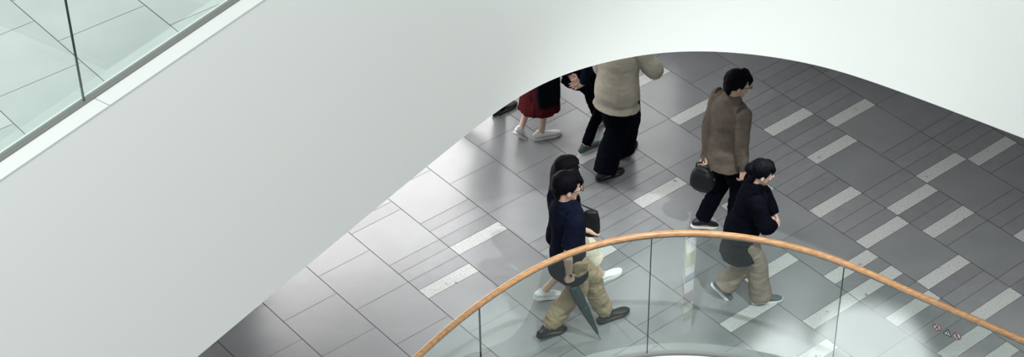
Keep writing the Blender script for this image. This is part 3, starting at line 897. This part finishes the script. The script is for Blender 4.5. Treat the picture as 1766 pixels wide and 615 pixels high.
# long haired woman beside him
loc, hd = (.47, 12.66), 24
f = loc_of(loc, hd)
p = Person('person with long black hair, cream cropped trousers and white trainers beside the navy T-shirt', loc, hd, 1.57,
           {'R': foot(f, .185, 12.53, 6, 18), 'L': foot(f, .716, 12.80, 4, -6)}, pelvis=(-.06, -.02), lean=1, head=(-6, 10), female=True)
p.set_arm('R', f(.65, 12.53, .79), (-.95, -.2, -.2), hand_d=(.85, .1, -.45), palm=(0, .6, -.8), curl=.75)
p.set_arm('L', None, (-.6, .5, 0), curl=.5)
p.body(M['skin2'], bare_calf=True); p.hair('long'); p.mask(M['maskblack'])
p.top('t_shirt', M['black'], -.10, .018, sleeve=.46, sleeve_r=(.066, .064, .06, .05, .04))
p.trousers(M['cream'], (.108, .108, .106, .106, .108, .110), .48, .007, name='cropped_trousers')
p.shoes(M['whiteshoe'], M['rubberwhite'], 'chunky')
b = held('shoulder_bag', 'small black shoulder bag hanging in front of the long haired person\'s hip', 'bag', p)
bm = bmesh.new(); c = f(.65, 12.57, .86)
loft(bm, [c + V3((0, 0, .10)), c + V3((0, 0, .03)), c - V3((0, 0, .10)), c - V3((0, 0, .125))], [(.060, .030), (.074, .040), (.078, .042), (.062, .034)], hint=(1, -.5, 0), n=4, seg=24, cap=(True, True), power=.8)
fuse('bag_body', bm, M['bagblack'], b, .006, 3, .003)
bm = bmesh.new(); loft(bm, [c + V3((.05, -.02, .11)), p.sp(.30, .135, .0), p.sp(.50, .02, .11), p.sp(.40, -.125, .05), c + V3((-.07, .03, .10))], [(.010, .004)] * 5, n=7, seg=8); mesh_obj('strap', bm, M['bagblack'], b, True)

# tall person in the taupe sweater
loc, hd = (1.84, 13.455), 32
f = loc_of(loc, hd)
p = Person('person in taupe sweater and black trousers with short black hair walking beyond the handrail', loc, hd, 1.68,
           {'L': foot(f, 1.60, 13.44, -6, 22), 'R': foot(f, 1.93, 13.43, -6, 0)}, pelvis=(0, 0), lean=6, head=(-22, 10))
p.set_arm('R', f(1.985, 13.235, .80), (-.6, -.4, -.1), curl=.6)
p.set_arm('L', V3((-.165, .05, .83)), (-.7, .5, .1), hand_d=(-.25, -.35, -.8), palm=(-.6, .2, 0), curl=1.0)
p.body(M['skin']); p.hair('fringe'); p.glasses()
p.top('sweater', M['taupe'], -.10, .030, sleeve=1, sleeve_r=(.072, .068, .064, .056, .042), wrinkle=.005, flare=.026)
p.collar_ring(M['taupe'])
p.trousers(M['blackblue'], (.102, .096, .080, .074, .074, .072), .98)
p.shoes(M['blackshoe'], M['rubberwhite'], 'sneaker')
b = held('handbag', 'small black handbag with loop handle hanging behind the taupe sweater', 'bag', p)
bm = bmesh.new(); hp = p.arm['L']['wr'] + p.arm['L']['d'] * .09; c = f(1.65, 13.33, .715)
loft(bm, [c + V3((0, 0, .085)), c + V3((0, 0, .04)), c - V3((0, 0, .07)), c - V3((0, 0, .10))], [(.070, .035), (.098, .055), (.108, .064), (.090, .050)], hint=(.45, -.9, 0), n=4, seg=24, power=.6)
fuse('bag_body', bm, M['bagblack'], b, .006, 3, .003)
bm = bmesh.new(); hx = V3((.45, -.9, 0)).normalized()
loft(bm, [c + hx * .06 + V3((0, 0, .07)), c + hx * .055 + V3((0, 0, .14)), hp + V3((0, 0, .0)), c - hx * .055 + V3((0, 0, .14)), c - hx * .06 + V3((0, 0, .07))], [(.010, .005)] * 5, n=6, seg=8)
mesh_obj('handle', bm, M['bagblack'], b, True)

# woman in the black coat
loc, hd = (1.95, 12.545), 0
f = loc_of(loc, hd)
p = Person('person in black coat and wide taupe trousers leaning forward behind the curved glass', loc, hd, 1.51,
           {'R': foot(f, 2.055, 12.50, 6, 0), 'L': foot(f, 1.655, 12.60, -10, 45)}, pelvis=(-.035, -.01), lean=9, side=3, head=(4, 14), female=True)
p.set_arm('R', V3((.21, -.06, .86)), (-.1, -1, -.15), hand_d=(.2, .95, -.1), palm=(-.5, .5, -.3), curl=.8)
p.set_arm('L', V3((.24, .06, .88)), (-.1, 1, -.15), hand_d=(.2, -.95, -.1), palm=(-.5, -.5, -.3), curl=.8)
p.body(M['skin2']); p.hair('bun')
p.top('coat', M['black'], -.29, .034, sleeve=1, sleeve_r=(.086, .090, .090, .078, .054), flare=.03, wrinkle=.008)
p.trousers(M['taupetrouser'], (.102, .100, .094, .092, .100, .110), 1.0, .007, wide=1.0)
p.shoes(M['greyshoe'], M['rubberwhite'], 'sneaker')

# beige shirt, seen from behind
loc, hd = (.965, 14.385), 62
f = loc_of(loc, hd)
p = Person('person in loose beige long-sleeved shirt and black trousers seen from behind under the white fascia', loc, hd, 1.74,
           {'L': foot(f, .80, 14.21, -30, 4), 'R': foot(f, 1.015, 14.56, -8, 0)}, pelvis=(0, 0), lean=3, head=(0, 4))
p.set_arm('R', V3((.26, -.12, 1.08)), (-.25, -.9, -.4), hand_d=(.8, .5, .1), curl=.7)
p.set_arm('L', V3((.25, .10, 1.04)), (-.35, .0, -1), hand_d=(.8, -.5, .1), curl=.7)
p.body(M['skin']); p.hair('short')
p.top('shirt', M['beige'], -.15, .045, sleeve=1, sleeve_r=(.086, .086, .084, .070, .050), wrinkle=.0045, flare=.012)
p.trousers(M['blackblue'], (.112, .116, .114, .112, .110, .108), 1.03)
p.shoes(M['blackshoe'], M['rubberblack'], 'sneaker')

# navy top, hands behind the back
loc, hd = (.70, 14.80), 58
f = loc_of(loc, hd)
p = Person('person in navy top and black trousers holding both hands clasped behind the back', loc, hd, 1.60,
           {'R': foot(f, .655, 14.63, -22, 0), 'L': foot(f, .800, 15.06, -14, 0)}, pelvis=(.0, .075), lean=4, head=(0, 6))
p.set_arm('R', V3((-.185, -.08, .84)), (-.9, -.3, .1), hand_d=(-.15, .8, -.5), palm=(-1, 0, .3), curl=.55)
p.set_arm('L', V3((-.155, .09, .86)), (-.9, .3, .1), hand_d=(-.15, -.8, -.5), palm=(-1, 0, .3), curl=.55)
p.body(M['skin']); p.hair('short')
p.top('long_sleeved_top', M['navy'], -.12, .024, sleeve=1, sleeve_r=(.070, .066, .062, .054, .042))
p.trousers(M['blackblue'], (.096, .088, .068, .060, .056, .052), .99)
p.shoes(M['tealshoe'], M['rubberwhite'], 'sneaker')

# red skirt
loc, hd = (.215, 14.925), 14
f = loc_of(loc, hd)
p = Person('person in dark red skirt and white slip-on shoes under the white fascia', loc, hd, 1.56,
           {'L': foot(f, .005, 14.735, 42, 50), 'R': foot(f, .235, 14.875, 4, 0)}, pelvis=(.05, 0), lean=3, head=(0, 5), female=True)
p.set_arm('R', None, (-1, -.3, 0)); p.set_arm('L', None, (-1, .3, 0))
p.body(M['skin2'], bare_calf=True); p.hair('bun')
p.top('jacket', M['black'], -.06, .024)
S = p.S; bm = bmesh.new()
loft(bm, [p.sp(.13), p.sp(0, -.005), p.sp(-.2), V3((.055, 0, .50)), V3((.055, -.01, .335))], [(.14 * S, .105 * S), (.192 * S, .150 * S), (.20 * S, .172 * S), (.205 * S, .195 * S), (.222 * S, .225 * S)], hint=(0, 1, 0), n=6, seg=36, cap=(True, False))
sk = fuse('skirt', bm, M['red'], p.root, .008, 4, .014, (13, 13, 2.5))
p.shoes(M['whiteshoe'], M['rubberwhite'], 'slipper')
b = held('tote_bag', 'black tote bag hanging at the side of the dark red skirt', 'bag', p)
c = V3((.075, -.25, .69))
bm = bmesh.new()
loft(bm, [c + V3((0, 0, .15)), c + V3((0, 0, .05)), c - V3((0, 0, .11)), c - V3((0, 0, .15))], [(.11, .035), (.115, .048), (.112, .052), (.10, .045)], hint=(1, .1, 0), n=4, seg=24, power=.5, cap=(False, True))
fuse('bag_body', bm, M['black'], b, .007, 3, .004)
for e in (-.012, .03):
    bm = bmesh.new(); loft(bm, [c + V3((-.07, e, .14)), c + V3((-.05, e + .02, .30)), p.sh['R'] + V3((0, -.02, .075)), c + V3((.06, e + .02, .30)), c + V3((.07, e, .14))], [(.010, .004)] * 5, n=6, seg=8)
    mesh_obj('strap', bm, M['black'], b, True)

# only the front shoe shows
loc, hd = (-.30, 15.22), 36
f = loc_of(loc, hd)
p = Person('person of whom only a black shoe shows, left of the dark red skirt', loc, hd, 1.66,
           {'L': foot(f, -.57, 15.15, 0, 30), 'R': foot(f, -.15, 15.27, 4, -6)}, pelvis=(0, 0), lean=3)
p.set_arm('R', None, (-1, -.3, 0)); p.set_arm('L', None, (-1, .3, 0))
p.body(M['skin']); p.hair('short')
p.top('jacket', M['black'], -.10, .024)
p.trousers(M['blackblue'], cut=1.0)
p.shoes(M['blackshoe'], M['rubberblack'], 'sneaker')

# ------------------------------------------------------------------ warning pictograms stuck on the glass

M['stickred'] = mat('dark_red_print', (.16, .03, .03), .6)
M['stickdark'] = mat('dark_print', (.03, .035, .04), .6)
M['stickpale'] = mat('pale_print', (.42, .47, .47), .6)
def on_glass(x, y, z):
    i = nearest(RAIL, x, y); d = (RAIL[i + 1] - RAIL[i - 1]).normalized(); n = Vector((d.y, -d.x))
    q = RAIL[i] + d * (Vector((x, y)) - RAIL[i]).dot(d) + n * .0098
    return Matrix(((d.x, 0, n.x, q.x), (d.y, 0, n.y, q.y), (0, 1, 0, z), (0, 0, 0, 1)))
def plate(bm, pts, z0, z1):
    a = [bm.verts.new((x, y, z0)) for x, y in pts]; b = [bm.verts.new((x, y, z1)) for x, y in pts]
    for i in range(len(pts)):
        j = (i + 1) % len(pts); bm.faces.new((a[i], a[j], b[j], b[i]))
    bm.faces.new(b); bm.faces.new(a[::-1])
def bar(a, b, w):
    d = Vector((b[0] - a[0], b[1] - a[1])).normalized(); n = Vector((-d.y, d.x)) * w / 2
    return [(a[0] + n.x, a[1] + n.y), (b[0] + n.x, b[1] + n.y), (b[0] - n.x, b[1] - n.y), (a[0] - n.x, a[1] - n.y)][::-1]
def disc(r, n=24, cx=0, cy=0): return [(cx + r * math.cos(2 * math.pi * i / n), cy + r * math.sin(2 * math.pi * i / n)) for i in range(n)]
def sticker(name, label, x, y, z, kind):
    e = empty(name); e.matrix_world = on_glass(x, y, z); tag(e, label, 'sticker')
    r = .036
    bm = bmesh.new()
    if kind == 'triangle':
        t = [(-.034, -.024), (.034, -.024), (0, .036)]; plate(bm, t, 0, .0008); mesh_obj('backing', bm, M['stickpale'], e)
        bm = bmesh.new()
        for i in range(3): plate(bm, bar(t[i], t[(i + 1) % 3], .009), .0009, .0014)
        plate(bm, bar((0, -.004), (0, .018), .008), .0009, .0014); plate(bm, disc(.005, 10, 0, -.013), .0009, .0014)
        mesh_obj('warning_symbol', bm, M['stickdark'], e); return
    plate(bm, disc(r), 0, .0008); mesh_obj('backing', bm, M['stickpale'], e)
    bm = bmesh.new(); o_, i_ = disc(r), disc(r * .76)
    for k in range(24):
        j = (k + 1) % 24; plate(bm, [o_[k], o_[j], i_[j], i_[k]], .0009, .0014)
    plate(bm, bar((-.024, .02), (.024, -.02), .008), .0016, .002)
    mesh_obj('prohibition_ring', bm, M['stickred'], e)
    bm = bmesh.new(); sx = 1 if kind == 'climb' else -1
    plate(bm, disc(.006, 12, sx * .004, .017), .0009, .0013)
    for a, b, w in (((sx * .002, .011), (-sx * .006, -.006), .010), ((-sx * .005, -.004), (sx * .007, -.010), .006), ((sx * .007, -.010), (sx * .006, -.022), .005), ((-sx * .006, -.006), (-sx * .012, -.022), .006), ((0, .008), (sx * .016, .004), .005)):
        plate(bm, bar(a, b, w), .0009, .0013)
    mesh_obj('figure', bm, M['stickdark'], e)
sticker('warning_sticker', 'round no-climbing sticker on the glass, nearest the curve of the handrail', 3.219, 10.978, 1.082, 'climb')
sticker('warning_sticker', 'small triangular warning sticker on the glass between two round ones', 3.290, 10.925, 1.072, 'triangle')
sticker('warning_sticker', 'round no-leaning sticker on the glass, right of the triangular sticker', 3.351, 10.879, 1.080, 'lean')
